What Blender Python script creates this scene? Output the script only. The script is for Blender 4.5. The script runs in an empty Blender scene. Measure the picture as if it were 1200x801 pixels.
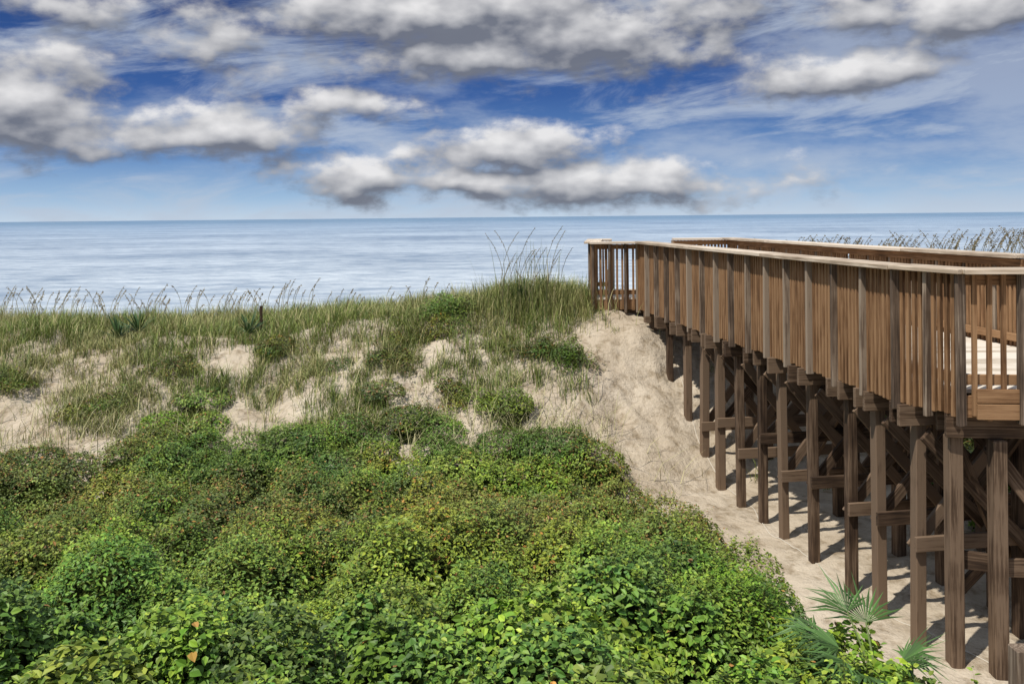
import bpy, math, numpy as np
from mathutils import Matrix, Vector
rng = np.random.default_rng(7)
scene = bpy.context.scene

# ------------------------------------------------------------------ helpers
def smooth(a, b, x):
    t = np.clip((x - a) / (b - a), 0, 1)
    return t * t * (3 - 2 * t)

def _h(ix, iy, seed):
    v = np.sin(ix * 127.1 + iy * 311.7 + seed * 74.7) * 43758.5453
    return v - np.floor(v)

def vn(x, y, seed=0):
    ix = np.floor(x); iy = np.floor(y)
    fx = x - ix; fy = y - iy
    fx = fx * fx * (3 - 2 * fx); fy = fy * fy * (3 - 2 * fy)
    a = _h(ix, iy, seed); b = _h(ix + 1, iy, seed)
    c = _h(ix, iy + 1, seed); d = _h(ix + 1, iy + 1, seed)
    return (a * (1 - fx) + b * fx) * (1 - fy) + (c * (1 - fx) + d * fx) * fy

def fbm(x, y, seed=0, oct=4):
    s = 0; amp = 0.5; tot = 0
    for i in range(oct):
        s = s + amp * vn(x * 2 ** i, y * 2 ** i, seed + i * 3)
        tot += amp; amp *= 0.5
    return s / tot

def link_obj(ob, parent=None):
    scene.collection.objects.link(ob)
    if parent: ob.parent = parent
    return ob

def empty(name):
    e = bpy.data.objects.new(name, None)
    scene.collection.objects.link(e)
    return e

def make_mesh(name, verts, groups, mat, parent=None, attrs=None, smooth_sh=False):
    me = bpy.data.meshes.new(name)
    verts = np.asarray(verts, dtype=np.float32)
    me.vertices.add(len(verts))
    me.vertices.foreach_set("co", verts.ravel())
    loops = np.concatenate([g.ravel() for g in groups]).astype(np.int32)
    tot = np.concatenate([np.full(len(g), g.shape[1]) for g in groups]).astype(np.int32)
    start = np.concatenate([[0], np.cumsum(tot)[:-1]]).astype(np.int32)
    me.loops.add(len(loops)); me.polygons.add(len(tot))
    me.loops.foreach_set("vertex_index", loops)
    me.polygons.foreach_set("loop_start", start)
    try: me.polygons.foreach_set("loop_total", tot)
    except Exception: pass
    me.update(calc_edges=True)
    me.polygons.foreach_set("use_smooth", np.full(len(tot), smooth_sh, dtype=bool))
    if attrs:
        for k, (typ, data) in attrs.items():
            at = me.attributes.new(k, typ, 'POINT')
            fld = {'FLOAT_COLOR': 'color', 'FLOAT_VECTOR': 'vector', 'FLOAT': 'value'}[typ]
            at.data.foreach_set(fld, np.asarray(data, dtype=np.float32).ravel())
    me.materials.append(mat)
    ob = bpy.data.objects.new(name, me)
    return link_obj(ob, parent)

# ------------------------------------------------------------------ materials
def new_mat(name):
    m = bpy.data.materials.new(name); m.use_nodes = True
    nt = m.node_tree; b = nt.nodes["Principled BSDF"]
    return m, nt, b

def wood_mat(name, dark, mid, light, rvar=0.32, rough=0.85):
    m, nt, b = new_mat(name); N = nt.nodes; L = nt.links
    a = N.new("ShaderNodeAttribute"); a.attribute_name = "g"
    r = N.new("ShaderNodeAttribute"); r.attribute_name = "r"
    mp = N.new("ShaderNodeMapping"); mp.inputs["Scale"].default_value = (38, 38, 1.6)
    L.new(a.outputs["Vector"], mp.inputs["Vector"])
    n = N.new("ShaderNodeTexNoise"); n.inputs["Scale"].default_value = 1.3; n.inputs["Detail"].default_value = 5
    n.inputs["Roughness"].default_value = 0.65
    L.new(mp.outputs[0], n.inputs["Vector"])
    n2 = N.new("ShaderNodeTexNoise"); n2.inputs["Scale"].default_value = 2.3; n2.inputs["Detail"].default_value = 3
    L.new(a.outputs["Vector"], n2.inputs["Vector"])
    ad = N.new("ShaderNodeMath"); ad.operation = 'MULTIPLY_ADD'
    L.new(n2.outputs[0], ad.inputs[0]); ad.inputs[1].default_value = 0.55
    L.new(n.outputs[0], ad.inputs[2])
    ad2 = N.new("ShaderNodeMath"); ad2.operation = 'MULTIPLY_ADD'
    L.new(r.outputs["Fac"], ad2.inputs[0]); ad2.inputs[1].default_value = rvar; L.new(ad.outputs[0], ad2.inputs[2])
    cr = N.new("ShaderNodeValToRGB"); e = cr.color_ramp.elements
    s = (rvar - 0.32) / 2
    e[0].position = 0.62 + s; e[0].color = (*dark, 1)
    e[1].position = 1.0 + s; e[1].color = (*light, 1)
    k = cr.color_ramp.elements.new(0.84 + s); k.color = (*mid, 1)
    L.new(ad2.outputs[0], cr.inputs[0]); L.new(cr.outputs[0], b.inputs["Base Color"])
    b.inputs["Roughness"].default_value = rough
    b.inputs["Specular IOR Level"].default_value = 0.25
    bp = N.new("ShaderNodeBump"); bp.inputs["Strength"].default_value = 0.5; bp.inputs["Distance"].default_value = 0.004
    L.new(n.outputs[0], bp.inputs["Height"]); L.new(bp.outputs[0], b.inputs["Normal"])
    return m

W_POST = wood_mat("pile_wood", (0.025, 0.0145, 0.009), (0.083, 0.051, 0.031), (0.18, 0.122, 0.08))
W_RAIL = wood_mat("rail_post_wood", (0.055, 0.038, 0.027), (0.145, 0.102, 0.072), (0.30, 0.235, 0.175))
W_PICK = wood_mat("picket_wood", (0.082, 0.041, 0.019), (0.20, 0.106, 0.05), (0.31, 0.18, 0.092), 0.2)
W_CAP = wood_mat("cap_wood", (0.27, 0.20, 0.14), (0.44, 0.35, 0.26), (0.64, 0.54, 0.43))
W_DECK = wood_mat("deck_wood", (0.36, 0.30, 0.23), (0.52, 0.45, 0.36), (0.68, 0.61, 0.52))

def leaf_mat(name, rough=0.5):
    m, nt, b = new_mat(name); N = nt.nodes; L = nt.links
    a = N.new("ShaderNodeAttribute"); a.attribute_name = "col"
    L.new(a.outputs["Color"], b.inputs["Base Color"])
    b.inputs["Roughness"].default_value = rough
    b.inputs["Specular IOR Level"].default_value = 0.3
    return m
M_LEAF = leaf_mat("leaves")
M_GRASS = leaf_mat("grass_blades", 0.6)

# sand
M_SAND, nt, b = new_mat("sand"); N = nt.nodes; L = nt.links
tc = N.new("ShaderNodeTexCoord")
n1 = N.new("ShaderNodeTexNoise"); n1.inputs["Scale"].default_value = 0.9; n1.inputs["Detail"].default_value = 5; n1.inputs["Roughness"].default_value = 0.7
n2 = N.new("ShaderNodeTexNoise"); n2.inputs["Scale"].default_value = 4.5; n2.inputs["Detail"].default_value = 6; n2.inputs["Roughness"].default_value = 0.66
L.new(tc.outputs["Object"], n1.inputs["Vector"]); L.new(tc.outputs["Object"], n2.inputs["Vector"])
cr = N.new("ShaderNodeValToRGB"); e = cr.color_ramp.elements
e[0].position = 0.3; e[0].color = (0.40, 0.325, 0.235, 1); e[1].position = 0.7; e[1].color = (0.61, 0.525, 0.415, 1)
L.new(n1.outputs[0], cr.inputs[0])
cr2 = N.new("ShaderNodeValToRGB"); e = cr2.color_ramp.elements
e[0].position = 0.34; e[0].color = (0.6, 0.56, 0.5, 1); e[1].position = 0.5; e[1].color = (1, 1, 1, 1)
L.new(n2.outputs[0], cr2.inputs[0])
mx = N.new("ShaderNodeMix"); mx.data_type = 'RGBA'; mx.blend_type = 'MULTIPLY'; mx.inputs[0].default_value = 1
L.new(cr.outputs[0], mx.inputs[6]); L.new(cr2.outputs[0], mx.inputs[7]); L.new(mx.outputs[2], b.inputs["Base Color"])
bp = N.new("ShaderNodeBump"); bp.inputs["Strength"].default_value = 0.8; bp.inputs["Distance"].default_value = 0.11
L.new(n2.outputs[0], bp.inputs["Height"]); L.new(bp.outputs[0], b.inputs["Normal"])
b.inputs["Roughness"].default_value = 0.95; b.inputs["Specular IOR Level"].default_value = 0.1

# dark colour standing in for the shade inside the shrubs
M_UNDER, nt, b = new_mat("inner_shade_dark"); N = nt.nodes; L = nt.links
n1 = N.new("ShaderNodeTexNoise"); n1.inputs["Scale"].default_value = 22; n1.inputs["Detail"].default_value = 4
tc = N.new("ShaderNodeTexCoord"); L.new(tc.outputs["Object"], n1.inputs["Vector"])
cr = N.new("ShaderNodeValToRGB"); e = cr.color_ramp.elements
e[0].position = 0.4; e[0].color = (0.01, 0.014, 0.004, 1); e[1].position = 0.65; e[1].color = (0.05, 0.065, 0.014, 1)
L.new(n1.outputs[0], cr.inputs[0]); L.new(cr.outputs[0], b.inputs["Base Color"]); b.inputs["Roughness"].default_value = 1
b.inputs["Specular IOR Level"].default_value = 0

# sea
M_SEA, nt, b = new_mat("sea_water"); N = nt.nodes; L = nt.links
tc = N.new("ShaderNodeTexCoord")
mp = N.new("ShaderNodeMapping"); mp.inputs["Scale"].default_value = (0.55, 1.0, 1)
L.new(tc.outputs["Object"], mp.inputs["Vector"])
n1 = N.new("ShaderNodeTexNoise"); n1.inputs["Scale"].default_value = 0.3; n1.inputs["Detail"].default_value = 7; n1.inputs["Roughness"].default_value = 0.82
L.new(mp.outputs[0], n1.inputs["Vector"])
nL = N.new("ShaderNodeTexNoise"); nL.inputs["Scale"].default_value = 0.02; nL.inputs["Detail"].default_value = 6; nL.inputs["Roughness"].default_value = 0.75
L.new(mp.outputs[0], nL.inputs["Vector"])
bp = N.new("ShaderNodeBump"); bp.inputs["Strength"].default_value = 0.8; bp.inputs["Distance"].default_value = 0.8
L.new(n1.outputs[0], bp.inputs["Height"]); L.new(bp.outputs[0], b.inputs["Normal"])
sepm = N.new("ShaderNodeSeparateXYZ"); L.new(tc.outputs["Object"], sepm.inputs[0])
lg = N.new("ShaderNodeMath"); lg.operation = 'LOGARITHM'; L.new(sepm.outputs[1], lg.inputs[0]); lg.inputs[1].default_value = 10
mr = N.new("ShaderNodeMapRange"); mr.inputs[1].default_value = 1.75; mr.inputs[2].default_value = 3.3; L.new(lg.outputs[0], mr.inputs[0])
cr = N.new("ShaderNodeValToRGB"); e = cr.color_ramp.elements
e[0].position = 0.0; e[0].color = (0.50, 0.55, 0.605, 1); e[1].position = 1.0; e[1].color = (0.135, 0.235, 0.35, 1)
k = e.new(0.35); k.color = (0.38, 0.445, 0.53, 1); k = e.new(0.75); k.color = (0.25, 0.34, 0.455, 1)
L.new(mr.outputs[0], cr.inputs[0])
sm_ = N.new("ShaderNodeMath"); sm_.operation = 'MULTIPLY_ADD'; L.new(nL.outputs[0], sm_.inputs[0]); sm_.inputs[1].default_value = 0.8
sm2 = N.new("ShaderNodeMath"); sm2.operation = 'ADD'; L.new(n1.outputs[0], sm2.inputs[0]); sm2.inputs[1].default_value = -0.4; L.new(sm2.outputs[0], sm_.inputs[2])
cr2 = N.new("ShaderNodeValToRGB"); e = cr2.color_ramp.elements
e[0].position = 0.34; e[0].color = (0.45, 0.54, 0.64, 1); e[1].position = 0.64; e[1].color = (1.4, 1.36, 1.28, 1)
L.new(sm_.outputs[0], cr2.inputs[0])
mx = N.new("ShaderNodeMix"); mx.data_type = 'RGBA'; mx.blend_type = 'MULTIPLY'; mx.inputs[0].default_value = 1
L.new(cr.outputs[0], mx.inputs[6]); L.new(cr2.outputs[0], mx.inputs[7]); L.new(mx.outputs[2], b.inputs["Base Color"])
b.inputs["Roughness"].default_value = 0.35

# ------------------------------------------------------------------ terrain
CX = [-4000, -40, -12, -6, -2, 0, 1.5, 3, 6, 12, 40, 4000]
CZ = [-2.3, -2.3, -2.25, -2.2, -2.02, -1.66, -1.76, -2.1, -1.9, -1.75, -1.9, -2]
def ground(x, y):
    x = np.asarray(x, float); y = np.asarray(y, float)
    w = smooth(0.3, 3.6, x)
    ya = 10.8 + w * 2.2; yb = 16.7
    t = np.clip((y - ya) / (yb - ya), 0, 1)
    s = 0.5 * t + 0.5 * t * t * (3 - 2 * t)
    zc = np.interp(x, CX, CZ) + 0.22 * (fbm(x * 0.45, 3.3 + 0 * y, 11) - 0.5)
    z = -4.1 + (zc + 4.1) * s
    s2 = smooth(18.4, 33, y)
    z = z + s2 * (-6.3 - zc)
    z = z - np.clip(y - 33, 0, 60) * 0.05
    amp = 0.10 + 0.6 * smooth(12, 14, y) * (1 - smooth(16.0, 17.5, y))
    z = z + amp * (fbm(x * 0.9, y * 0.9, 5) - 0.5) + 0.08 * (fbm(x * 4, y * 4, 9, 3) - 0.5)
    return z

def axis(lo, hi, step, outlo, outhi, n=26):
    inner = np.arange(lo, hi, step)
    a = lo - np.geomspace(step, lo - outlo, n)[::-1]
    c = hi + np.geomspace(step, outhi - hi, n)
    return np.concatenate([a, inner, [hi], c])
xs = axis(-13, 10, 0.075, -4000, 4000)
ys = axis(3.5, 20, 0.075, -400, 130)
GX, GY = np.meshgrid(xs, ys)
GZ = ground(GX, GY)
V = np.stack([GX, GY, GZ], -1).reshape(-1, 3)
def grid_faces(nx, ny):
    i = np.arange(nx * ny).reshape(ny, nx)
    return np.stack([i[:-1, :-1], i[:-1, 1:], i[1:, 1:], i[1:, :-1]], -1).reshape(-1, 4)
make_mesh("sand_dune_ground", V, [grid_faces(len(xs), len(ys))], M_SAND, smooth_sh=True)
sv = np.array([[-40000, 34, -6.5], [40000, 34, -6.5], [40000, 40000, -6.5], [-40000, 40000, -6.5]], float)
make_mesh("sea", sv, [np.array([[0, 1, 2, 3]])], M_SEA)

# ------------------------------------------------------------------ boardwalk
class Parts:
    def __init__(s): s.v = []; s.g = []; s.r = []; s.n = 0; s.f = []
    def beam(s, a, b, w, t, up=(0, 0, 1), r=None):
        a = np.array(a, float); b = np.array(b, float)
        d = b - a; Ln = np.linalg.norm(d); d /= Ln
        side = np.cross(d, np.array(up, float)); side /= np.linalg.norm(side)
        th = np.cross(side, d)
        off = rng.uniform(-30, 30, 3); rr = rng.random() if r is None else r
        for l in (0, Ln):
            for (i, j) in ((-1, -1), (1, -1), (1, 1), (-1, 1)):
                s.v.append(a + d * l + side * i * w / 2 + th * j * t / 2)
                s.g.append(off + np.array([i * w / 2, j * t / 2, l])); s.r.append(rr)
        n = s.n
        s.f += [[n, n+3, n+2, n+1], [n+4, n+5, n+6, n+7]]
        for k in range(4):
            k2 = (k + 1) % 4
            s.f.append([n+k, n+k2, n+4+k2, n+4+k])
        s.n += 8
    def build(s, name, mat, parent, bev=0.004):
        ob = make_mesh(name, np.array(s.v), [np.array(s.f)], mat, parent,
                       {"g": ('FLOAT_VECTOR', np.array(s.g)), "r": ('FLOAT', np.array(s.r))})
        if bev:
            m = ob.modifiers.new("bevel", 'BEVEL'); m.width = bev; m.segments = 1; m.limit_method = 'ANGLE'
        return ob

BW = empty("boardwalk")
ZC, ZD, ZB = -0.49, -1.56, -1.79
CL, CR = 4.9, 7.35
def PL(y, c=CL): return np.array([c - 0.15 * y, y])
A = PL(8.1); B = np.array([3.95, 7.45]); C = np.array([9.5, 6.9])
F0 = PL(16.3); F1 = np.array([1.53, 16.3]); F2 = np.array([1.78, 18.3])
R0 = np.array([CR - 0.15 * 9.8, 9.8]); R1 = np.array([CR - 0.15 * 18.3, 18.3]); RC = np.array([9.7, 9.4])
posts, pick, caps, rails = Parts(), Parts(), Parts(), Parts()

def rail(p, q, spacing, outward, pspace=0.068, pw=0.037, extend_cap=(0, 0), open_low=False, skip_first=False, skip_last=False):
    p = np.array(p); q = np.array(q); d = q - p; Ln = np.linalg.norm(d); d = d / Ln
    o = np.array([-d[1], d[0]]) * outward
    n = max(1, round(Ln / spacing))
    for i in range(n + 1):
        if (i == 0 and skip_first) or (i == n and skip_last): continue
        c = p + d * Ln * i / n + o * 0.058
        j = rng.normal(0, 0.005, 2)
        posts.beam((c[0], c[1], ZB - 0.03 - rng.random() * 0.04), (c[0] + j[0], c[1] + j[1], ZC - 0.045), 0.042, 0.088, up=(o[0], o[1], 0))
    m = int(Ln / pspace)
    for i in range(m):
        s = (i + 0.5) * Ln / m
        if min(abs(s - Ln * k / n) for k in range(n + 1)) < 0.03: continue
        c = p + d * s + o * 0.022
        j = rng.normal(0, 0.003)
        pick.beam((c[0], c[1], ZB + rng.normal(0, 0.01)), (c[0] + j * d[0], c[1] + j * d[1], ZC - 0.05), pw, 0.034, up=(o[0], o[1], 0))
    for z, hh in ((ZC - 0.10, 0.09), (ZD + 0.10, 0.09)):
        c = -o * 0.016
        rails.beam((p[0]+c[0], p[1]+c[1], z), (q[0]+c[0], q[1]+c[1], z), 0.034, hh)
    if not open_low:
        c = -o * 0.018
        rails.beam((p[0]+c[0], p[1]+c[1], ZD - 0.135), (q[0]+c[0], q[1]+c[1], ZD - 0.135), 0.038, 0.19)
    a = p - d * extend_cap[0]; b2 = q + d * extend_cap[1]
    z0 = ZC - 0.022 + rng.random() * 0.003
    nb = max(1, round(np.linalg.norm(b2 - a) / 2.4))
    for i in range(nb):
        s0 = a + (b2 - a) * i / nb + d * (0.002 if i else 0); s1 = a + (b2 - a) * (i + 1) / nb - d * (0.002 if i < nb - 1 else 0)
        caps.beam((s0[0], s0[1], z0 + rng.normal(0, .0015)), (s1[0], s1[1], z0 + rng.normal(0, .0015)), 0.32, 0.042)

rail(A, F0, 0.545, +1, extend_cap=(0.02, 0.0))
rail(B, A, 0.36, +1, extend_cap=(0.06, 0.0), skip_last=True)
rail(B, C, 0.42, -1, pspace=0.12, extend_cap=(0.06, 0), skip_first=True)
rail(F0, F1, 0.31, +1, pspace=0.1, skip_first=True, extend_cap=(0, 0.05))
rail(F1, F2, 0.5, +1, skip_first=True)
rail(R0, R1, 0.55, -1)
rail(RC, R0, 0.55, -1, skip_last=True)
rail(F2, np.array([2.12, 18.3]), 0.36, +1, skip_first=True)
rail(np.array([3.45, 18.3]), R1, 0.5, +1, skip_last=True)
rails.beam((B[0]+0.06, B[1]-0.062, ZD-0.03), (C[0], C[1]-0.062, ZD-0.03), 0.03, 0.12)
rails.beam((B[0]+0.06, B[1]-0.062, ZD-0.165), (C[0], C[1]-0.062, ZD-0.165), 0.03, 0.135)

# deck
deck = Parts()
y = 6.98
while y < 18.25:
    yc = y + 0.07
    if yc < 7.5: xl = max(3.95, 3.95 + (7.45 - (yc - 0.07)) / 0.099) + 0.05
    elif yc < 8.1: xl = 3.95 + (A[0] - 3.95) * (yc - 7.45) / 0.65 + 0.06
    elif yc < 16.3: xl = CL - 0.15 * yc + 0.05
    else: xl = 1.53 + 0.125 * (yc - 16.3) + 0.05
    xr = 9.5 if yc < 9.7 else CR - 0.15 * yc - 0.05
    if xr > xl + 0.1:
        deck.beam((xl, yc, ZD - 0.019), (xr, yc, ZD - 0.019), 0.134, 0.036)
    y += 0.141
deck.build("deck_planks", W_DECK, BW)

# substructure
piles, braces = Parts(), Parts()
dd = np.array([-0.1483, 0.9889]); nn = np.array([0.9889, 0.1483])
ybents = [16.0, 15.1, 14.2, 13.5, 12.85, 12.1, 11.4, 10.8, 10.05, 9.25, 8.72, 8.1]
for k, yb in enumerate(ybents):
    rows = [CL + 0.13, CL + 1.22, CR - 0.12]
    P = []
    base = PL(yb, rows[0])
    for ri, c in enumerate(rows):
        dist = (c - rows[0]) * 0.9889
        p = base + nn * dist
        P.append(p)
        if ri == 1 and k % 3 == 1: continue
        if ri == 2 and k % 2 == 1: continue
        zb = float(ground(p[0], p[1])) - 0.35
        ww = 0.10 + rng.random() * 0.025
        piles.beam((p[0], p[1], zb), (p[0] + rng.normal(0, .012), p[1] + rng.normal(0, .012), ZB - 0.18), ww, ww, up=(dd[0], dd[1], 0))
    for s in (-1, 1):
        off = dd * s * 0.085
        ex = 0.14 + 0.16 * rng.random()
        a = base - nn * ex + off; b_ = P[2] + nn * 0.2 + off
        braces.beam((a[0], a[1], ZB - 0.10), (b_[0], b_[1], ZB - 0.10), 0.045, 0.2)
    gz = float(ground(base[0], base[1]))
    if gz < -3.5:
        zl = -3.15 + rng.normal(0, 0.1) - 0.1 * (k % 2)
        off = -dd * 0.088
        a = base - nn * 0.08 + off; b_ = P[2] + nn * 0.2 + off
        braces.beam((a[0], a[1], zl), (b_[0], b_[1], zl), 0.04, 0.14)
        for (i0, i1) in ((0, 1), (1, 2)):
            a = P[i0]; b_ = P[i1]
            o1 = -dd * 0.132; o2 = dd * 0.09
            braces.beam((a[0]+o1[0], a[1]+o1[1], ZB-0.28), (b_[0]+o1[0], b_[1]+o1[1], zl-0.1), 0.04, 0.12)
            braces.beam((a[0]+o2[0], a[1]+o2[1], zl-0.1), (b_[0]+o2[0], b_[1]+o2[1], ZB-0.28), 0.04, 0.12)
for (y0, y1) in ((8.1, 9.25), (9.25, 10.8), (10.8, 12.1), (12.1, 13.5)):
    a = PL(y0, CL + 1.10); b_ = PL(y1, CL + 1.10)
    braces.beam((a[0], a[1], -2.1), (b_[0], b_[1], -3.5), 0.04, 0.13)
for c in (CL + 0.13, CL + 1.22, CR - 0.12):
    a = PL(7.9, c); b_ = PL(16.3, c)
    braces.beam((a[0], a[1], ZD - 0.14), (b_[0], b_[1], ZD - 0.14), 0.07, 0.19)
near = [(3.97, 7.72), (4.27, 7.55), (5.1, 7.45), (6.1, 7.35), (7.2, 7.25), (8.4, 7.1), (9.3, 7.05),
        (5.0, 8.9), (6.2, 8.8), (7.3, 9.3), (8.6, 9.2)]
for i, (x, yy) in enumerate(near):
    zb = float(ground(x, yy)) - 0.35
    piles.beam((x, yy, zb), (x, yy, ZB - 0.22), 0.125, 0.125, up=(0, 1, 0))
for yy0, yy1, x0, x1 in ((7.62, 7.0, 3.85, 9.4), (7.88, 7.22, 3.9, 9.4), (9.4, 9.1, 4.6, 9.4)):
    braces.beam((x0, yy0, ZB - 0.10), (x1, yy1, ZB - 0.10), 0.05, 0.22)
for x in np.arange(4.3, 9.3, 0.6):
    braces.beam((x, 7.56 - (x-3.95)*0.1, ZD - 0.135), (x, 9.45, ZD - 0.135), 0.04, 0.18)
for i in range(0, 6):
    a = near[i]; b_ = near[i+1]
    braces.beam((a[0]-.03, a[1]+0.087, -3.15 - 0.02*i), (b_[0]+.1, b_[1]+0.087, -3.15-0.02*i), 0.04, 0.16)
    if i > 0:
        braces.beam((a[0], a[1]+0.13, -2.1), (b_[0], b_[1]+0.13, -3.25), 0.04, 0.13)
        if i % 2 == 0: braces.beam((a[0], a[1]-0.09, -3.25), (b_[0], b_[1]-0.09, -2.1), 0.04, 0.13)
for (i, j) in ((0, 7), (2, 7), (3, 8), (4, 9)):
    a = near[i]; b_ = near[j]
    braces.beam((a[0]+.1, a[1]+0.1, -2.15), (b_[0]+.1, b_[1], -3.6), 0.04, 0.14)
    braces.beam((a[0]+.1, a[1]+0.1, -3.45), (b_[0]+.1, b_[1], -3.45), 0.04, 0.14)
for x, yy in ((1.75, 16.5), (2.9, 16.5), (1.95, 18.1), (3.2, 18.1), (4.3, 18.1)):
    piles.beam((x, yy, float(ground(x, yy)) - 0.4), (x, yy, ZB - 0.02), 0.14, 0.14, up=(0, 1, 0))
braces.beam((1.6, 16.42, ZB - 0.10), (3.0, 16.42, ZB - 0.10), 0.05, 0.2)
for i in range(14):
    yy = 18.45 + i * 0.28; z = ZD - 0.18 * (i + 1)
    braces.beam((2.2, yy, z), (3.4, yy, z), 0.27, 0.04)
for x in (2.17, 3.43):
    braces.beam((x, 18.32, ZD - 0.1), (x, 18.32 + 14 * 0.28, ZD - 0.1 - 14 * 0.18), 0.045, 0.25)
    for i in range(5):
        yy = 18.5 + i * 0.9; zt = ZC - (yy - 18.3) * 0.643
        posts.beam((x, yy, zt - 1.3), (x, yy, zt - 0.02), 0.08, 0.08, up=(0, 1, 0))
piles.build("piles", W_POST, BW, 0.008)
braces.build("braces_and_beams", W_POST, BW)
posts.build("rail_posts", W_RAIL, BW)
pick.build("pickets", W_PICK, BW, 0)
rails.build("horizontal_rails", W_PICK, BW)
caps.build("rail_caps", W_CAP, BW)

sp = Parts()
sp.beam((3.46, 5.85, float(ground(3.46, 5.85)) - 0.2), (3.46, 5.85, -2.98), 0.12, 0.12, up=(0, 1, 0), r=0.4)
sp.build("wooden_stub_post", W_RAIL, None, 0.008)
sp = Parts()
sp.beam((-4.9, 16.6, float(ground(-4.9, 16.6)) - 0.2), (-4.9, 16.6, -1.68), 0.05, 0.05, up=(0, 1, 0))
sp.build("dune_marker_post", W_POST, None, 0.006)

# thin pale rope lying on the sand
cu = bpy.data.curves.new("rope", 'CURVE'); cu.dimensions = '3D'; cu.bevel_depth = 0.006
m, nt_, b_ = new_mat("rope"); b_.inputs["Base Color"].default_value = (0.55, 0.5, 0.42, 1); b_.inputs["Roughness"].default_value = 0.7
spn = cu.splines.new('POLY')
ctrl = [(2.95, 15.6), (2.95, 14.4), (3.1, 13.2), (3.35, 12.0), (3.3, 11.0), (3.5, 10.0), (3.65, 9.0), (4.1, 8.2), (4.6, 7.0)]
t = np.linspace(0, len(ctrl) - 1, 120)
cxs = np.interp(t, range(len(ctrl)), [c[0] for c in ctrl]) + 0.03 * np.sin(t * 3); cys = np.interp(t, range(len(ctrl)), [c[1] for c in ctrl])
spn.points.add(len(t) - 1)
for i in range(len(t)):
    spn.points[i].co = (cxs[i], cys[i], float(ground(cxs[i], cys[i])) + 0.004, 1)
ro = bpy.data.objects.new("rope", cu); cu.materials.append(m); link_obj(ro)

# ------------------------------------------------------------------ foliage builders
LEAF_S = (np.array([[0, 0, 0], [0.45, -0.27, 0.07], [1, 0, -0.06], [0.45, 0.27, 0.07]]), np.array([[0, 1, 2], [0, 2, 3]]))
LEAF_B = (np.array([[0, 0, 0], [0.28, -0.34, 0.09], [0.68, -0.27, 0.07], [1, 0, -0.14], [0.68, 0.27, 0.07], [0.28, 0.34, 0.09]]),
          np.array([[0, 1, 2, 3], [0, 3, 4, 5]]))
def norm(a): return a / np.maximum(np.linalg.norm(a, axis=-1, keepdims=True), 1e-9)
def inst(tmpl, pos, nrm, tan, size):
    tv, tf = tmpl
    nrm = norm(nrm); tan = norm(tan - nrm * (tan * nrm).sum(-1, keepdims=True)); bi = np.cross(nrm, tan)
    n = len(pos); k = len(tv)
    v = pos[:, None, :] + size[:, None, None] * (tan[:, None, :] * tv[None, :, 0:1] + bi[:, None, :] * tv[None, :, 1:2] + nrm[:, None, :] * tv[None, :, 2:3])
    f = (np.arange(n) * k)[:, None, None] + tf[None]
    return v.reshape(-1, 3), f.reshape(-1, tf.shape[1])

def leaf_colors(pos, kind, k, mult=None):
    n = len(pos); x, y = pos[:, 0], pos[:, 1]
    G = np.array([0.11, 0.20, 0.024]); Y = np.array([0.30, 0.37, 0.045]); D = np.array([0.038, 0.088, 0.016]); O = np.array([0.31, 0.16, 0.045]); OL = np.array([0.19, 0.195, 0.04])
    r = rng.random(n)[:, None]
    c = G + (Y - G) * r ** 1.4
    m1 = smooth(0.38, 0.56, fbm(x * 0.5, y * 0.8, 21))[:, None]
    far = smooth(7.5, 10, y)[:, None]
    c = c * (1 - 0.75 * m1 * far) + (OL * (0.65 + 0.8 * r)) * 0.75 * m1 * far
    m2 = smooth(0.48, 0.66, fbm(x * 1.2, y * 1.2, 33))[:, None]
    c = c * (1 - 0.6 * m2) + D * (0.7 + r) * 0.6 * m2
    oran = (rng.random(n) < (0.002 + 0.12 * (m1 * far)[:, 0]))[:, None]
    c = np.where(oran, O * (0.5 + 0.8 * r), c)
    c = c * (0.65 + 0.7 * rng.random((n, 1)))
    if mult is not None: c = c * mult
    if kind: c = c * kind
    c = np.concatenate([c, np.ones((n, 1))], 1)
    return np.repeat(c, k, axis=0)

class Foliage:
    def __init__(s): s.v = []; s.g = {}; s.c = []; s.n = 0
    def add(s, v, f, c):
        s.v.append(v); s.g.setdefault(f.shape[1], []).append(f + s.n); s.c.append(c); s.n += len(v)
    def build(s, name, mat, parent=None):
        return make_mesh(name, np.concatenate(s.v), [np.concatenate(g) for g in s.g.values()], mat, parent,
                         {"col": ('FLOAT_COLOR', np.concatenate(s.c))})

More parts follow.
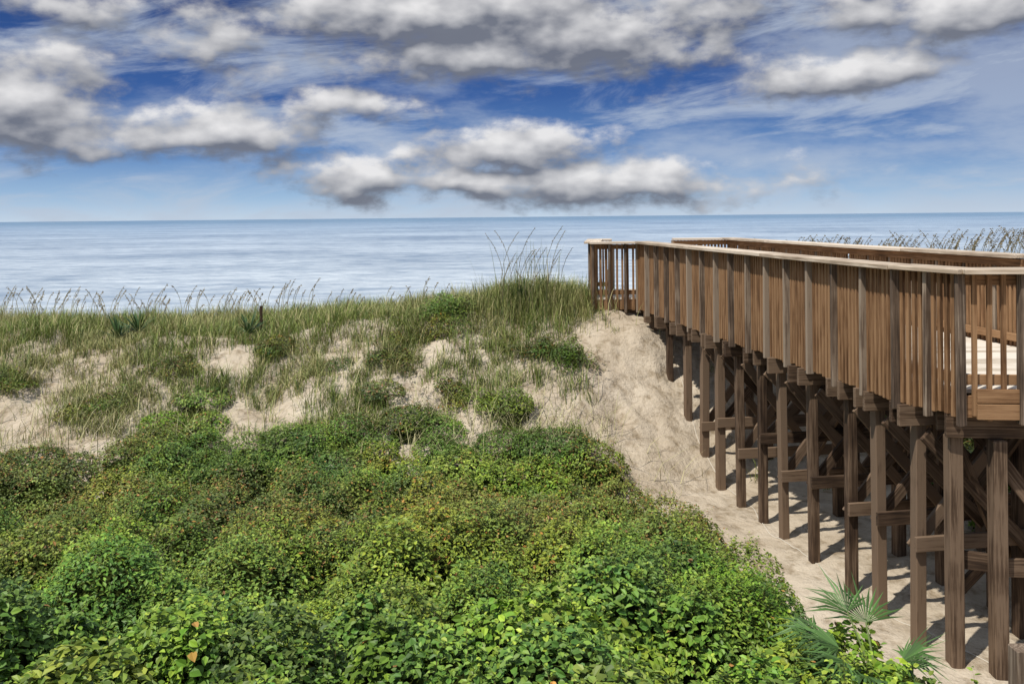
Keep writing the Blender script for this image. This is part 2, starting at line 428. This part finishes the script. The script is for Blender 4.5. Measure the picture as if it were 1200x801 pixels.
def mound_leaves(fol, mx, my, mz, mr, mh, dens, lsize, tmpl, canopy=None, kind=0, la=0.35):
    area = mr * mr * 3.3 + mr * mh * 2.5
    cnt = (area * dens).astype(int); idx = np.repeat(np.arange(len(mx)), cnt); n = len(idx)
    tint = np.stack([rng.uniform(0.6, 1.3, len(mx)), rng.uniform(0.68, 1.15, len(mx)), rng.uniform(0.6, 1.2, len(mx))], -1)
    tint[:, 0] = tint[:, 1] * rng.uniform(0.78, 1.12, len(mx)); lsz = rng.uniform(0.8, 1.2, len(mx))
    th = rng.uniform(0, 2 * np.pi, n); u = rng.random(n) ** 0.85
    cz = 1 - u; sr = np.sqrt(np.maximum(1 - cz * cz, 0))
    dirn = np.stack([sr * np.cos(th), sr * np.sin(th), cz], -1)
    lump = fbm(dirn[:, 0] * 2.6 + idx * 7.3, dirn[:, 1] * 2.6 + dirn[:, 2] * 2.2 + idx * 3.1, 3, 3)
    dep = 1 - np.abs(rng.normal(0, 0.07, n)) + la * (lump - 0.42)
    pos = np.stack([mx[idx] + dirn[:, 0] * mr[idx] * dep, my[idx] + dirn[:, 1] * mr[idx] * dep,
                    mz[idx] - mh[idx] + dirn[:, 2] * mh[idx] * dep], -1)
    keep = pos[:, 2] > ground(pos[:, 0], pos[:, 1]) - 0.03
    if canopy is not None: keep &= pos[:, 2] > canopy(pos[:, 0], pos[:, 1]) - 0.16
    pos = pos[keep]; dirn = dirn[keep]; idx = idx[keep]; n = len(pos)
    nr = dirn * 0.6 + np.array([0, -0.1, 0.7]) + rng.normal(0, 0.42, (n, 3))
    tn = rng.normal(0, 1, (n, 3)) + dirn * 0.5 - np.array([0, 0, 0.2])
    v, f = inst(tmpl, pos, nr, tn, lsize * rng.uniform(0.6, 1.35, n) * lsz[idx])
    fol.add(v, f, leaf_colors(pos, kind, len(tmpl[0]), tint[idx]))
    return n

def twigs(fol, px, py, pz, hmin, hmax, nl, lsize, tmpl, kind=1.15):
    n = len(px); h = rng.uniform(hmin, hmax, n)
    lean = rng.normal(0, 0.35, (n, 2))
    s = np.tile(np.linspace(0.1, 1, nl), n); i = np.repeat(np.arange(n), nl)
    pos = np.stack([px[i] + lean[i, 0] * h[i] * s ** 1.5, py[i] + lean[i, 1] * h[i] * s ** 1.5, pz[i] + h[i] * s * (1 - 0.15 * s)], -1)
    ang = np.tile(np.arange(nl) * 2.4, n) + rng.random(n)[i] * 6
    out = np.stack([np.cos(ang), np.sin(ang), 0.35 + 0 * ang], -1)
    nr = np.array([0, 0, 1.0]) - out * 0.3 + rng.normal(0, 0.25, (len(i), 3))
    v, f = inst(tmpl, pos, nr, out, lsize * rng.uniform(0.7, 1.2, len(i)) * (1.15 - 0.5 * s))
    fol.add(v, f, leaf_colors(pos, kind, len(tmpl[0]), rng.uniform(0.6, 1.15, (n, 1))[i]))
    w = 0.003
    a = np.stack([px, py, pz], -1); b = np.stack([px + lean[:, 0] * h, py + lean[:, 1] * h, pz + h * 0.85], -1)
    sv = np.stack([a + [w, 0, 0], a - [w, 0, 0], b], 1).reshape(-1, 3)
    fol.add(sv, (np.arange(n) * 3)[:, None] + np.arange(3)[None], np.tile([0.13, 0.10, 0.04, 1], (n * 3, 1)))

def xright(y): return np.interp(y, [3, 4.5, 5.6, 6.4, 7.0, 8.7, 10.7, 12.6, 13.4, 14], [3.4, 3.2, 3.0, 2.45, 2.35, 2.6, 2.2, 1.3, 0.9, 0.4])
def ytop(x): return 12.9 + 0.9 * (fbm(x * 0.6, x * 0 + 5, 44) - 0.5) * 2 - 0.3 * smooth(-0.5, 1.2, x)
mxs, mys = [], []
for gy in np.arange(3.6, 14.4, 0.5):
    for gx in np.arange(-13.5, 3.6, 0.55):
        x = gx + rng.uniform(-0.27, 0.27); yy = gy + rng.uniform(-0.25, 0.25)
        if yy > ytop(x) and (yy > ytop(x) + 1.3 or rng.random() > 0.30 or x > -0.2): continue
        if x > xright(yy) - 0.35 or abs(x) > 0.70 * yy + 1.8: continue
        mxs.append(x); mys.append(yy)
mx_ = np.array(mxs); my_ = np.array(mys)
hh = np.interp(my_, [4, 6, 8, 11, 13.0, 14], [1.3, 1.08, 0.9, 0.66, 0.32, 0.22])
hcap = hh * 1.32
rb = np.exp(-(((mx_ - 1.6) / 0.9) ** 2 + ((my_ - 8.9) / 1.6) ** 2))
nb_ = fbm(mx_ * 0.55, my_ * 0.55, 61)
hh = hh * (0.42 + 0.9 * rng.random(len(hh)) * (0.35 + 1.25 * nb_)) * (1 + 0.3 * rb)
for (cx_, cy_, s_) in ((0.05, 6.6, 0.3), (-2.5, 7.2, 0.3), (-1.0, 8.3, 0.2), (-4.6, 6.9, 0.24), (-0.2, 9.6, 0.24), (-3.2, 9.4, 0.24), (-6, 9.8, 0.24), (-1.6, 11, 0.22), (-4.9, 11.4, .2)):
    hh += s_ * np.exp(-(((mx_ - cx_) / 0.5) ** 2 + ((my_ - cy_) / 0.5) ** 2))
hh = np.minimum(hh, hcap * np.where(mx_ > 1.0, 0.82, 1.0) * rng.uniform(0.9, 1.0, len(hh)))
mr_ = 0.34 + 0.38 * rng.random(len(mx_)); mr_ *= np.interp(my_, [5, 12, 13.5], [1.0, 0.85, 0.7])
ex = np.array([(1.55, 5.5, 1.2, .5), (1.95, 5.9, 1.1, .45), (2.3, 5.45, 1.2, .45), (2.62, 5.8, 1.0, .42), (2.75, 5.2, 1.15, .42), (2.0, 5.0, 1.3, .5), (2.35, 6.3, .8, .4), (2.2, 7.6, .8, .5), (2.25, 8.4, .8, .5), (2.1, 6.9, .8, .45),
               (2.95, 5.6, .9, .35), (2.3, 4.7, 1.35, .45), (2.8, 4.7, 1.3, .4)])
mx_ = np.concatenate([mx_, ex[:, 0]]); my_ = np.concatenate([my_, ex[:, 1]]); hh = np.concatenate([hh, ex[:, 2]]); mr_ = np.concatenate([mr_, ex[:, 3]])
mz_ = ground(mx_, my_) + hh
mh_ = np.maximum(hh * 0.9, 0.22)
cgx = np.arange(-15, 10, 0.06); cgy = np.arange(3, 16, 0.06)
CGX, CGY = np.meshgrid(cgx, cgy); CAN = ground(CGX, CGY) - 0.05
def stamp(x, y, z, r, h):
    i0 = max(0, int((x - r - cgx[0]) / 0.06)); i1 = int((x + r - cgx[0]) / 0.06) + 1
    j0 = max(0, int((y - r - cgy[0]) / 0.06)); j1 = int((y + r - cgy[0]) / 0.06) + 1
    X = CGX[j0:j1, i0:i1]; Y = CGY[j0:j1, i0:i1]
    q = ((X - x) ** 2 + (Y - y) ** 2) / (r * r)
    zz = z - h + h * np.sqrt(np.clip(1 - q, 0, 1))
    CAN[j0:j1, i0:i1] = np.where(q < 1, np.maximum(CAN[j0:j1, i0:i1], zz), CAN[j0:j1, i0:i1])
rx_, ry_ = [], []
for gy in np.arange(10.2, 15, 0.55):
    for gx in np.arange(6.3, 11, 0.6):
        x = gx + rng.uniform(-.25, .25); yy = gy + rng.uniform(-.25, .25)
        if x < 8.1 - 0.15 * yy: continue
        rx_.append(x); ry_.append(yy)
rx_ = np.array(rx_); ry_ = np.array(ry_); rh = 0.7 + 0.5 * rng.random(len(rx_))
rr_ = 0.4 + 0.3 * rng.random(len(rx_)); rz_ = ground(rx_, ry_) + rh
for a in zip(mx_, my_, mz_, mr_, mh_): stamp(*a)
for a in zip(rx_, ry_, rz_, rr_, rh): stamp(*a)
def canopy(x, y):
    i = np.clip(((x - cgx[0]) / 0.06).astype(int), 0, len(cgx) - 1); j = np.clip(((y - cgy[0]) / 0.06).astype(int), 0, len(cgy) - 1)
    return CAN[j, i]
TH = Foliage()
n1_ = my_ < 6.9; n2_ = ~n1_
c1 = mound_leaves(TH, mx_[n1_], my_[n1_], mz_[n1_], mr_[n1_], mh_[n1_], 1300, 0.063, LEAF_B, canopy, 0, 0.22)
n2a = n2_ & (my_ < 9.5); n2b = n2_ & (my_ >= 9.5)
c2 = mound_leaves(TH, mx_[n2a], my_[n2a], mz_[n2a], mr_[n2a], mh_[n2a], 1650, 0.049, LEAF_S, canopy)
c3 = mound_leaves(TH, mx_[n2b], my_[n2b], mz_[n2b], mr_[n2b], mh_[n2b], 1400, 0.046, LEAF_S, canopy)
def twig_pts(n, y0, y1):
    x = rng.uniform(-12, 3.2, n * 3); y = rng.uniform(y0, y1, n * 3)
    k = (x < xright(y) - 0.1) & (y < ytop(x) + 0.5) & (np.abs(x) < 0.7 * y + 1)
    x = x[k][:n]; y = y[k][:n]; return x, y, canopy(x, y) - 0.05
for (n, a, b_, h0, h1, nl, ls, tm) in ((900, 3.8, 6.9, 0.1, 0.30, 9, 0.058, LEAF_B), (2400, 6.9, 9.5, 0.08, 0.26, 11, 0.045, LEAF_S), (4200, 9.5, 14, 0.07, 0.26, 10, 0.040, LEAF_S)):
    x, y, z = twig_pts(n, a, b_); twigs(TH, x, y, z, h0, h1, nl, ls, tm)
th = TH.build("shrub_thicket", M_LEAF)
TH2 = Foliage(); mound_leaves(TH2, rx_, ry_, rz_, rr_, rh, 900, 0.065, LEAF_S, canopy)
TH2.build("shrub_thicket", M_LEAF)
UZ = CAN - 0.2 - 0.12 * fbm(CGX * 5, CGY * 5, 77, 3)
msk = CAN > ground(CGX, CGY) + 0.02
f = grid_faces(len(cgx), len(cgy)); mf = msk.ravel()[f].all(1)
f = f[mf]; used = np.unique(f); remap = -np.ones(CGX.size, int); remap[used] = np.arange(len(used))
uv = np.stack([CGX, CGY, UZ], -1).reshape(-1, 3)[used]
uo = make_mesh("inner_shade_sheet", uv, [remap[f]], M_UNDER, th, smooth_sh=True)  # dark sheet added under the leaves as inner shade, closes see-through gaps

small = [(-1.25, 15.9, 0.5, 0.48), (0.95, 14.4, 0.36, 0.42), (0.62, 14.7, 0.3, 0.3), (0.35, 14.9, 0.33, 0.22), (-4.2, 15.5, 0.45, 0.22),
         (-2.2, 14.7, 0.45, 0.22), (-1.0, 13.9, 0.4, 0.22), (-5.8, 14.8, 0.4, 0.2),
         (-6.6, 14.0, 0.45, 0.25), (-8.8, 14.6, 0.5, 0.22), (-1.9, 15.6, 0.45, 0.25), (-0.3, 13.4, 0.4, 0.3)]
for (x, yy, r, h) in small:
    SF = Foliage()
    k = 7
    xx = x + rng.normal(0, r * 0.6, k); y2 = yy + rng.normal(0, r * 0.4, k); r2 = r * rng.uniform(0.25, 0.65, k); h2 = h * rng.uniform(0.4, 1, k)
    mound_leaves(SF, xx, y2, ground(xx, y2) + h2, r2, h2, 1900, 0.042, LEAF_S, None, 0.75, 0.8)
    tx_ = x + rng.normal(0, r * .65, 90); ty_ = yy + rng.normal(0, r * .45, 90)
    twigs(SF, tx_, ty_, ground(tx_, ty_) + h * 0.25, 0.1, 0.32, 9, 0.04, LEAF_S, 0.85)
    SF.build("dune_shrub", M_LEAF)

# ---- grass
def blades(fol, x, y, h, w, bend, cols):
    n = len(x); z = ground(x, y) - 0.02
    th = rng.uniform(0, 2 * np.pi, n); ld = np.stack([np.cos(th), np.sin(th), 0 * th], -1)
    wd = np.stack([-np.sin(th), np.cos(th), 0 * th], -1)
    lv = []
    base = np.stack([x, y, z], -1)
    for s in (0, 0.4, 0.75, 1.0):
        c = base + np.array([0, 0, 1.0]) * (h * s * (1 - 0.3 * bend * s))[:, None] + ld * (h * bend * s * s)[:, None]
        if s < 1:
            hw = (w * (1 - 0.65 * s) / 2)[:, None] * wd
            lv += [c - hw, c + hw]
        else: lv.append(c)
    v = np.stack(lv, 1).reshape(-1, 3)
    o = (np.arange(n) * 7)[:, None]
    q = np.concatenate([o + [0, 1, 3, 2], o + [2, 3, 5, 4]]); t = o + [4, 5, 6]
    c = np.repeat(np.concatenate([cols, np.ones((n, 1))], 1), 7, axis=0)
    fol.v.append(v); fol.g.setdefault(4, []).append(q + fol.n); fol.g.setdefault(3, []).append(t + fol.n); fol.c.append(c); fol.n += len(v)

def grass_cols(n, x, y):
    g = np.array([0.175, 0.225, 0.045]); s = np.array([0.47, 0.41, 0.20]); d = np.array([0.07, 0.12, 0.028])
    m = smooth(0.36, 0.62, fbm(x * 0.8, y * 0.8, 71))[:, None]; r = rng.random((n, 1))
    c = g * m + (0.55 * g + 0.45 * s) * (1 - m)
    c = np.where(r < 0.19, s, c); c = np.where(r > 0.83, d, c)
    return c * (0.65 + 0.65 * rng.random((n, 1)))
GR = Foliage()
nt_ = 10500
tx = rng.uniform(-13.5, 10.5, nt_); ty = rng.uniform(12.4, 19.6, nt_)
crest = smooth(15.2, 15.9, ty + 1.3 * (fbm(tx * 0.8, ty * 0.5, 8) - 0.5))
patch = smooth(0.50, 0.60, fbm(tx * 0.75, ty * 1.1, 91))
sandy = smooth(0.2, 1.4, tx) * (1 - smooth(5.0, 6.0, tx))
under = (tx > 2.0 - 0.0 * ty) & (tx < 7.35 - 0.15 * ty + 0.1)
pr = np.clip(crest * 0.95 + (1 - crest) * (0.88 * patch + 0.04), 0, 1) * (1 - 0.93 * sandy)
pr = np.where((tx > 0.2) & (tx < 1.7) & (ty > 16.0), 0.8, pr)
pr = np.where(under, 0.01, pr)
k = rng.random(nt_) < pr; tx = tx[k]; ty = ty[k]
per = 18
x = np.repeat(tx, per) + rng.normal(0, 0.065, len(tx) * per); y = np.repeat(ty, per) + rng.normal(0, 0.065, len(tx) * per)
hmod = 0.6 + 0.8 * fbm(tx * 1.1, ty * 1.1, 55)
hgt = np.repeat(rng.uniform(0.14, 0.46, len(tx)) * hmod, per) * rng.uniform(0.6, 1.25, len(x))
blades(GR, x, y, hgt, rng.uniform(0.007, 0.014, len(x)), rng.uniform(0.15, 1.0, len(x)), grass_cols(len(x), x, y))
n = 3500
x = rng.normal(0.5, 0.6, n); y = rng.normal(16.4, 0.35, n)
blades(GR, x, y, rng.uniform(0.3, 0.75, n), rng.uniform(0.008, 0.013, n), rng.uniform(0.1, 0.6, n), grass_cols(n, x, y))
n = 60
x = rng.normal(0.45, 0.35, n); y = rng.normal(16.3, 0.25, n)
blades(GR, x, y, rng.uniform(0.9, 1.5, n), rng.uniform(0.010, 0.014, n), rng.uniform(0.03, 0.3, n), grass_cols(n, x, y) * 0.7)
GR.build("dune_grass", M_GRASS)

AG = Foliage(); n = 420
x = np.concatenate([rng.normal(0.2, 0.9, n), rng.uniform(-9.5, 1.5, 700)]); y = np.concatenate([12.6 + rng.normal(0, 0.35, n), rng.uniform(12.3, 13.9, 700)]); n = len(x)
blades(AG, x, y, rng.uniform(0.4, 0.8, n), rng.uniform(0.008, 0.013, n), rng.uniform(0.4, 1.3, n), np.tile([0.47, 0.43, 0.22], (n, 1)) * rng.uniform(0.5, 1.2, (n, 1)))
AG.build("straw_grass", M_GRASS)

def oats(fol, x, y, h, hs=1.0, tone=1.0):
    n = len(x); z = ground(x, y)
    th = rng.uniform(-0.6, 0.6, n); lean = np.stack([np.cos(th), np.sin(th), 0 * th], -1) * np.where(rng.random(n) < 0.8, 1, -1)[:, None]
    K = 6; ss = np.linspace(0, 1, K)
    c = np.stack([np.stack([x, y, z], -1) + np.array([0, 0, 1.0]) * (h * s * (1 - 0.08 * s * s))[:, None] + lean * (h * 0.22 * s ** 3)[:, None] for s in ss], 1)
    wd = np.array([1, 0, 0.0]) * 0.0045
    v = np.stack([c - wd, c + wd], 2).reshape(-1, 3)
    o = (np.arange(n) * K * 2)[:, None]
    f = np.concatenate([o + [2*i, 2*i+1, 2*i+3, 2*i+2] for i in range(K - 1)])
    col = np.tile([0.28 * tone, 0.25 * tone, 0.13 * tone, 1], (len(v), 1)); fol.add(v, f, col)
    m = 12; i = np.repeat(np.arange(n), m); s = np.tile(np.linspace(0.76, 1.0, m), n)
    p = np.stack([x[i], y[i], z[i]], -1) + np.array([0, 0, 1.0]) * (h[i] * s * (1 - 0.08 * s * s))[:, None] + lean[i] * (h[i] * 0.22 * s ** 3)[:, None]
    tn = lean[i] * 0.5 + rng.normal(0, 0.4, (len(i), 3)) + np.array([0, 0, -0.5])
    v, f = inst(LEAF_S, p, rng.normal(0, 1, (len(i), 3)), tn, rng.uniform(0.035, 0.06, len(i)) * hs)
    cc = np.repeat(np.tile([0.32 * tone, 0.25 * tone, 0.14 * tone], (len(i), 1)) * rng.uniform(0.6, 1.3, (len(i), 1)), 4, axis=0)
    fol.add(v, f, np.concatenate([cc, np.ones((len(cc), 1))], 1))
OA = Foliage()
n = 140; x = rng.uniform(-12.5, -4.5, n); oats(OA, x, rng.uniform(17.0, 19.5, n), rng.uniform(0.55, 0.95, n), 0.8, 0.85)
n = 24; x = rng.uniform(-4.5, -1, n); oats(OA, x, rng.uniform(17.2, 19, n), rng.uniform(0.4, 0.7, n), 0.7, 0.8)
n = 18; x = rng.uniform(-0.25, 0.95, n); oats(OA, x, rng.uniform(15.8, 16.6, n), rng.uniform(1.0, 1.75, n), 0.7, 0.55)
n = 300; x = rng.uniform(5.6, 13, n); oats(OA, x, rng.uniform(16.8, 19.5, n), rng.uniform(1.2, 1.6, n), 1.0, 0.6)
OA.build("sea_oats", M_GRASS)

def spiky(name, x, y, z, nb, ln, w, col, upmin=0.2):
    F = Foliage()
    th = rng.uniform(0, 2 * np.pi, nb); el = rng.uniform(upmin, 1.45, nb)
    d = np.stack([np.cos(th) * np.cos(el), np.sin(th) * np.cos(el), np.sin(el)], -1)
    side = norm(np.cross(d, np.array([0, 0, 1.0]))); L_ = ln * rng.uniform(0.7, 1.1, nb)[:, None]
    b = np.array([x, y, z]) + d * 0.02
    v = np.stack([b - side * w * 0.5, b + side * w * 0.5, b + d * L_ * 0.5 + side * w * 0.6, b + d * L_ * 0.5 - side * w * 0.6, b + d * L_ - [0, 0, 0.03]], 1).reshape(-1, 3)
    o = (np.arange(nb) * 5)[:, None]
    c = np.repeat(np.concatenate([np.array(col) * rng.uniform(0.7, 1.3, (nb, 1)), np.ones((nb, 1))], 1), 5, axis=0)
    F.v.append(v); F.g[4] = [o + [0, 1, 2, 3]]; F.g[3] = [o + [3, 2, 4]]; F.c.append(c); F.n = len(v)
    F.build(name, M_LEAF)
for (x, y) in ((-5.05, 16.3), (-7.5, 16.2), (-7.2, 16.4), (0.2, 16.3)):
    spiky("yucca", x, y, float(ground(x, y)) + 0.16, 45, 0.52, 0.03, (0.06, 0.11, 0.035))

# ---- palmetto with fan fronds
PF = Foliage()
px, py = 2.42, 5.7; pz = float(canopy(np.array([px]), np.array([py]))[0]) - 0.05
for i in range(13):
    az = rng.uniform(0, 2 * np.pi) if i > 5 else (-2.9, -0.4, 0.3, 2.6, -1.5, -2.2)[i]
    el = rng.uniform(0.45, 1.1); pl = rng.uniform(0.25, 0.5)
    d = np.array([math.cos(az) * math.cos(el), math.sin(az) * math.cos(el), math.sin(el)])
    hub = np.array([px, py, pz]) + d * pl
    s = norm(np.cross(d, [0, 0, 1.0]))
    pv = np.array([np.array([px, py, pz]) - s * .008, np.array([px, py, pz]) + s * .008, hub + s * .006, hub - s * .006])
    PF.add(pv, np.array([[0, 1, 2, 3]]), np.tile([0.13, 0.17, 0.05, 1], (4, 1)))
    fd = norm(d + np.array([0, 0, -0.35])); fn = np.cross(s, fd); R_ = rng.uniform(0.3, 0.4)
    for a in np.linspace(-1.3, 1.3, 17):
        r = R_ * (0.75 + 0.25 * math.cos(a)) * rng.uniform(0.75, 1.08)
        u = fd * math.cos(a) + s * math.sin(a); w = np.cross(fn, u)
        tip = hub + u * r + np.array([0, 0, -0.12]) * rng.random()
        mid = hub + u * r * 0.5; wv = w * 0.010
        v = np.array([hub, mid - wv, tip, mid + wv, mid + fn * 0.007])
        col = np.array([0.065, 0.13, 0.032]) * rng.uniform(0.5, 1.5)
        PF.add(v, np.array([[0, 1, 4], [1, 2, 4], [2, 3, 4], [3, 0, 4]]), np.tile([*col, 1], (5, 1)))
PF.build("saw_palmetto", M_LEAF)

# ------------------------------------------------------------------ sky world
w = bpy.data.worlds.new("World"); scene.world = w; w.use_nodes = True
try: w.cycles.sampling_method = 'NONE'
except Exception as ex_: print("world sampling", ex_)
nt = w.node_tree; N = nt.nodes; L = nt.links
bg = N["Background"]; bg.inputs["Strength"].default_value = 0.1
SUN_DIR = Vector((-0.42, -0.40, 1.0)).normalized()
sky = N.new("ShaderNodeTexSky"); sky.sky_type = 'NISHITA'; sky.sun_disc = False
sky.sun_elevation = math.asin(SUN_DIR.z); sky.sun_rotation = math.atan2(SUN_DIR.x, SUN_DIR.y)
def M(op, a, b=None, c=None, clamp=False):
    n = N.new("ShaderNodeMath"); n.operation = op; n.use_clamp = clamp
    for i, v in enumerate((a, b, c)):
        if v is None: continue
        if isinstance(v, (int, float)): n.inputs[i].default_value = v
        else: L.new(v, n.inputs[i])
    return n.outputs[0]
def noise(vec, scale, detail=6, rough=0.55, dist=0.0):
    n = N.new("ShaderNodeTexNoise"); n.inputs["Scale"].default_value = scale; n.inputs["Detail"].default_value = detail
    n.inputs["Roughness"].default_value = rough; n.inputs["Distortion"].default_value = dist
    n.noise_dimensions = '2D'
    L.new(vec, n.inputs["Vector"]); return n.outputs[0]
def comb(x, y, z=0.0):
    n = N.new("ShaderNodeCombineXYZ")
    for i, v in enumerate((x, y, z)):
        if isinstance(v, (int, float)): n.inputs[i].default_value = v
        else: L.new(v, n.inputs[i])
    return n.outputs[0]
def sstep(x, a, b):
    n = N.new("ShaderNodeMapRange"); n.interpolation_type = 'SMOOTHSTEP'
    n.inputs[1].default_value = a; n.inputs[2].default_value = b; L.new(x, n.inputs[0]); return n.outputs[0]
def mixc(f, a, b):
    n = N.new("ShaderNodeMix"); n.data_type = 'RGBA'
    if isinstance(f, (int, float)): n.inputs[0].default_value = f
    else: L.new(f, n.inputs[0])
    for i, v in ((6, a), (7, b)):
        if isinstance(v, tuple): n.inputs[i].default_value = (*v, 1)
        else: L.new(v, n.inputs[i])
    return n.outputs[2]
tcw = N.new("ShaderNodeTexCoord"); sep = N.new("ShaderNodeSeparateXYZ"); L.new(tcw.outputs["Generated"], sep.inputs[0])
AZ = M('ARCTAN2', sep.outputs[0], sep.outputs[1]); EL = M('ARCSINE', sep.outputs[2])
blobs = [(35, 118, 125, 75, 72, 1.1), (265, 150, 135, 38, 40, .75), (540, 30, 230, 90, 75, 1.1), (420, 20, 150, 60, 55, .8), (730, 40, 170, 60, 55, .95), (265, 45, 90, 42, 40, .5),
         (600, 178, 100, 42, 30, 1.05), (440, 205, 120, 34, 32, .85), (730, 215, 170, 34, 34, .95), (560, 212, 150, 22, 22, .8), (985, 88, 125, 36, 30, .95), (1100, 12, 190, 42, 40, .95), (435, 122, 90, 20, 18, .5), (70, 8, 110, 24, 18, .5)]
def blobf(dl):
    """cloud placement field evaluated at EL and EL+dl (shares the horizontal term)"""
    cur = [None, None]
    for (u, v, rx, up, dn, wt) in blobs:
        hor = 260 - 0.01 * u
        a = math.atan((u - 600) / 1000); e = math.atan((hor - v) / 1000 * math.cos(a)); ca = math.cos(a)
        dx = M('MULTIPLY_ADD', AZ, 1000 / (rx * ca * ca), -a * 1000 / (rx * ca * ca)); dx2 = M('MULTIPLY', dx, dx)
        for k_, off in enumerate((0.0, dl)):
            ku = 1000 / (up * ca); kd = -1000 / (dn * ca)
            q = M('MAXIMUM', M('MULTIPLY_ADD', EL, ku, (off - e) * ku), M('MULTIPLY_ADD', EL, kd, (off - e) * kd))
            r = M('SQRT', M('MULTIPLY_ADD', q, q, dx2))
            val = M('MULTIPLY_ADD', r, -wt, wt)
            cur[k_] = M('MAXIMUM', val, -0.8) if cur[k_] is None else M('MAXIMUM', cur[k_], val)
    return cur
b0, b1 = blobf(0.018)
def cn(az, el):
    vec = comb(M('ADD', az, 0.7), M('MULTIPLY', el, 1.8))
    return M('MULTIPLY', M('SUBTRACT', noise(vec, 10.0, 3, 0.5), 0.5), 1.7), vec
q0, vec0 = cn(AZ, EL); q1, _v = cn(M('ADD', AZ, -0.008), M('ADD', EL, 0.018))
c0 = M('ADD', b0, q0); c1_ = M('ADD', b1, q1)
nf = noise(vec0, 26.0, 6, 0.6)
r0 = M('MULTIPLY_ADD', M('SUBTRACT', nf, 0.5), 1.1, c0)
dens = sstep(r0, -0.24, 0.54)
sh = M('MULTIPLY_ADD', M('SUBTRACT', c0, c1_), 1.1, 0.28)
shade = M('MULTIPLY_ADD', M('SUBTRACT', nf, 0.5), 0.5, sh, clamp=True)
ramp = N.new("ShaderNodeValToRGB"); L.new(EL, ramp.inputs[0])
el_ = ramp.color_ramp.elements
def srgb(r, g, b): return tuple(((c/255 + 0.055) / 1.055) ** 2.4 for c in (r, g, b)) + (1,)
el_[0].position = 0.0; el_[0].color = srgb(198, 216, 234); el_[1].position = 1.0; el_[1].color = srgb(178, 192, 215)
for p, c in ((0.025, (156, 189, 222)), (0.07, (94, 137, 193)), (0.14, (50, 91, 158)), (0.24, (27, 60, 122)), (0.34, (110, 140, 185)), (0.5, (188, 202, 222))):  # upper stops, out of view, brightened to add soft fill light
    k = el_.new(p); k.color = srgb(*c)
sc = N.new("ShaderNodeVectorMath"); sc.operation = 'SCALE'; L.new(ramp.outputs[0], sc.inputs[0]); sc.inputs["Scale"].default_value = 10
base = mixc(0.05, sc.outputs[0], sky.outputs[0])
cv = comb(M('MULTIPLY_ADD', EL, 1.2, AZ), M('SUBTRACT', M('MULTIPLY', EL, 5.0), M('MULTIPLY', AZ, 0.8)))
ci = noise(cv, 4.2, 7, 0.64, 0.35)
vv = noise(comb(AZ, M('MULTIPLY', EL, 3.2)), 3.6, 6, 0.6)
azr = M('MULTIPLY_ADD', AZ, 0.22, vv)
cm = M('MAXIMUM', M('MULTIPLY', sstep(ci, 0.38, 0.72), 0.74), M('MULTIPLY', sstep(azr, 0.42, 0.74), 0.6))
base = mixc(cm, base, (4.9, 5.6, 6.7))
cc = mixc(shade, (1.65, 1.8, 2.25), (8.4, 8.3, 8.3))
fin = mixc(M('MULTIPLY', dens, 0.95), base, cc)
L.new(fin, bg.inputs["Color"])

sun = bpy.data.lights.new("sun", 'SUN'); sun.energy = 4.4; sun.angle = math.radians(0.8); sun.color = (1, 0.95, 0.86)
so = bpy.data.objects.new("sun", sun); link_obj(so)
so.rotation_mode = 'QUATERNION'; so.rotation_quaternion = SUN_DIR.to_track_quat('Z', 'Y')

# ------------------------------------------------------------------ camera
cam = bpy.data.cameras.new("camera"); cam.lens = 30; cam.sensor_width = 36; cam.shift_y = -0.122
cam.clip_start = 0.05; cam.clip_end = 80000
co = bpy.data.objects.new("camera", cam); link_obj(co)
co.matrix_world = Matrix.Rotation(math.radians(90), 4, 'X') @ Matrix.Rotation(math.radians(-0.57), 4, 'Z')
scene.camera = co
scene.view_settings.view_transform = 'Standard'; scene.view_settings.look = 'None'; scene.view_settings.exposure = 0
print("LEAVES", c1, c2, c3, len(mx_), "grass", len(tx))
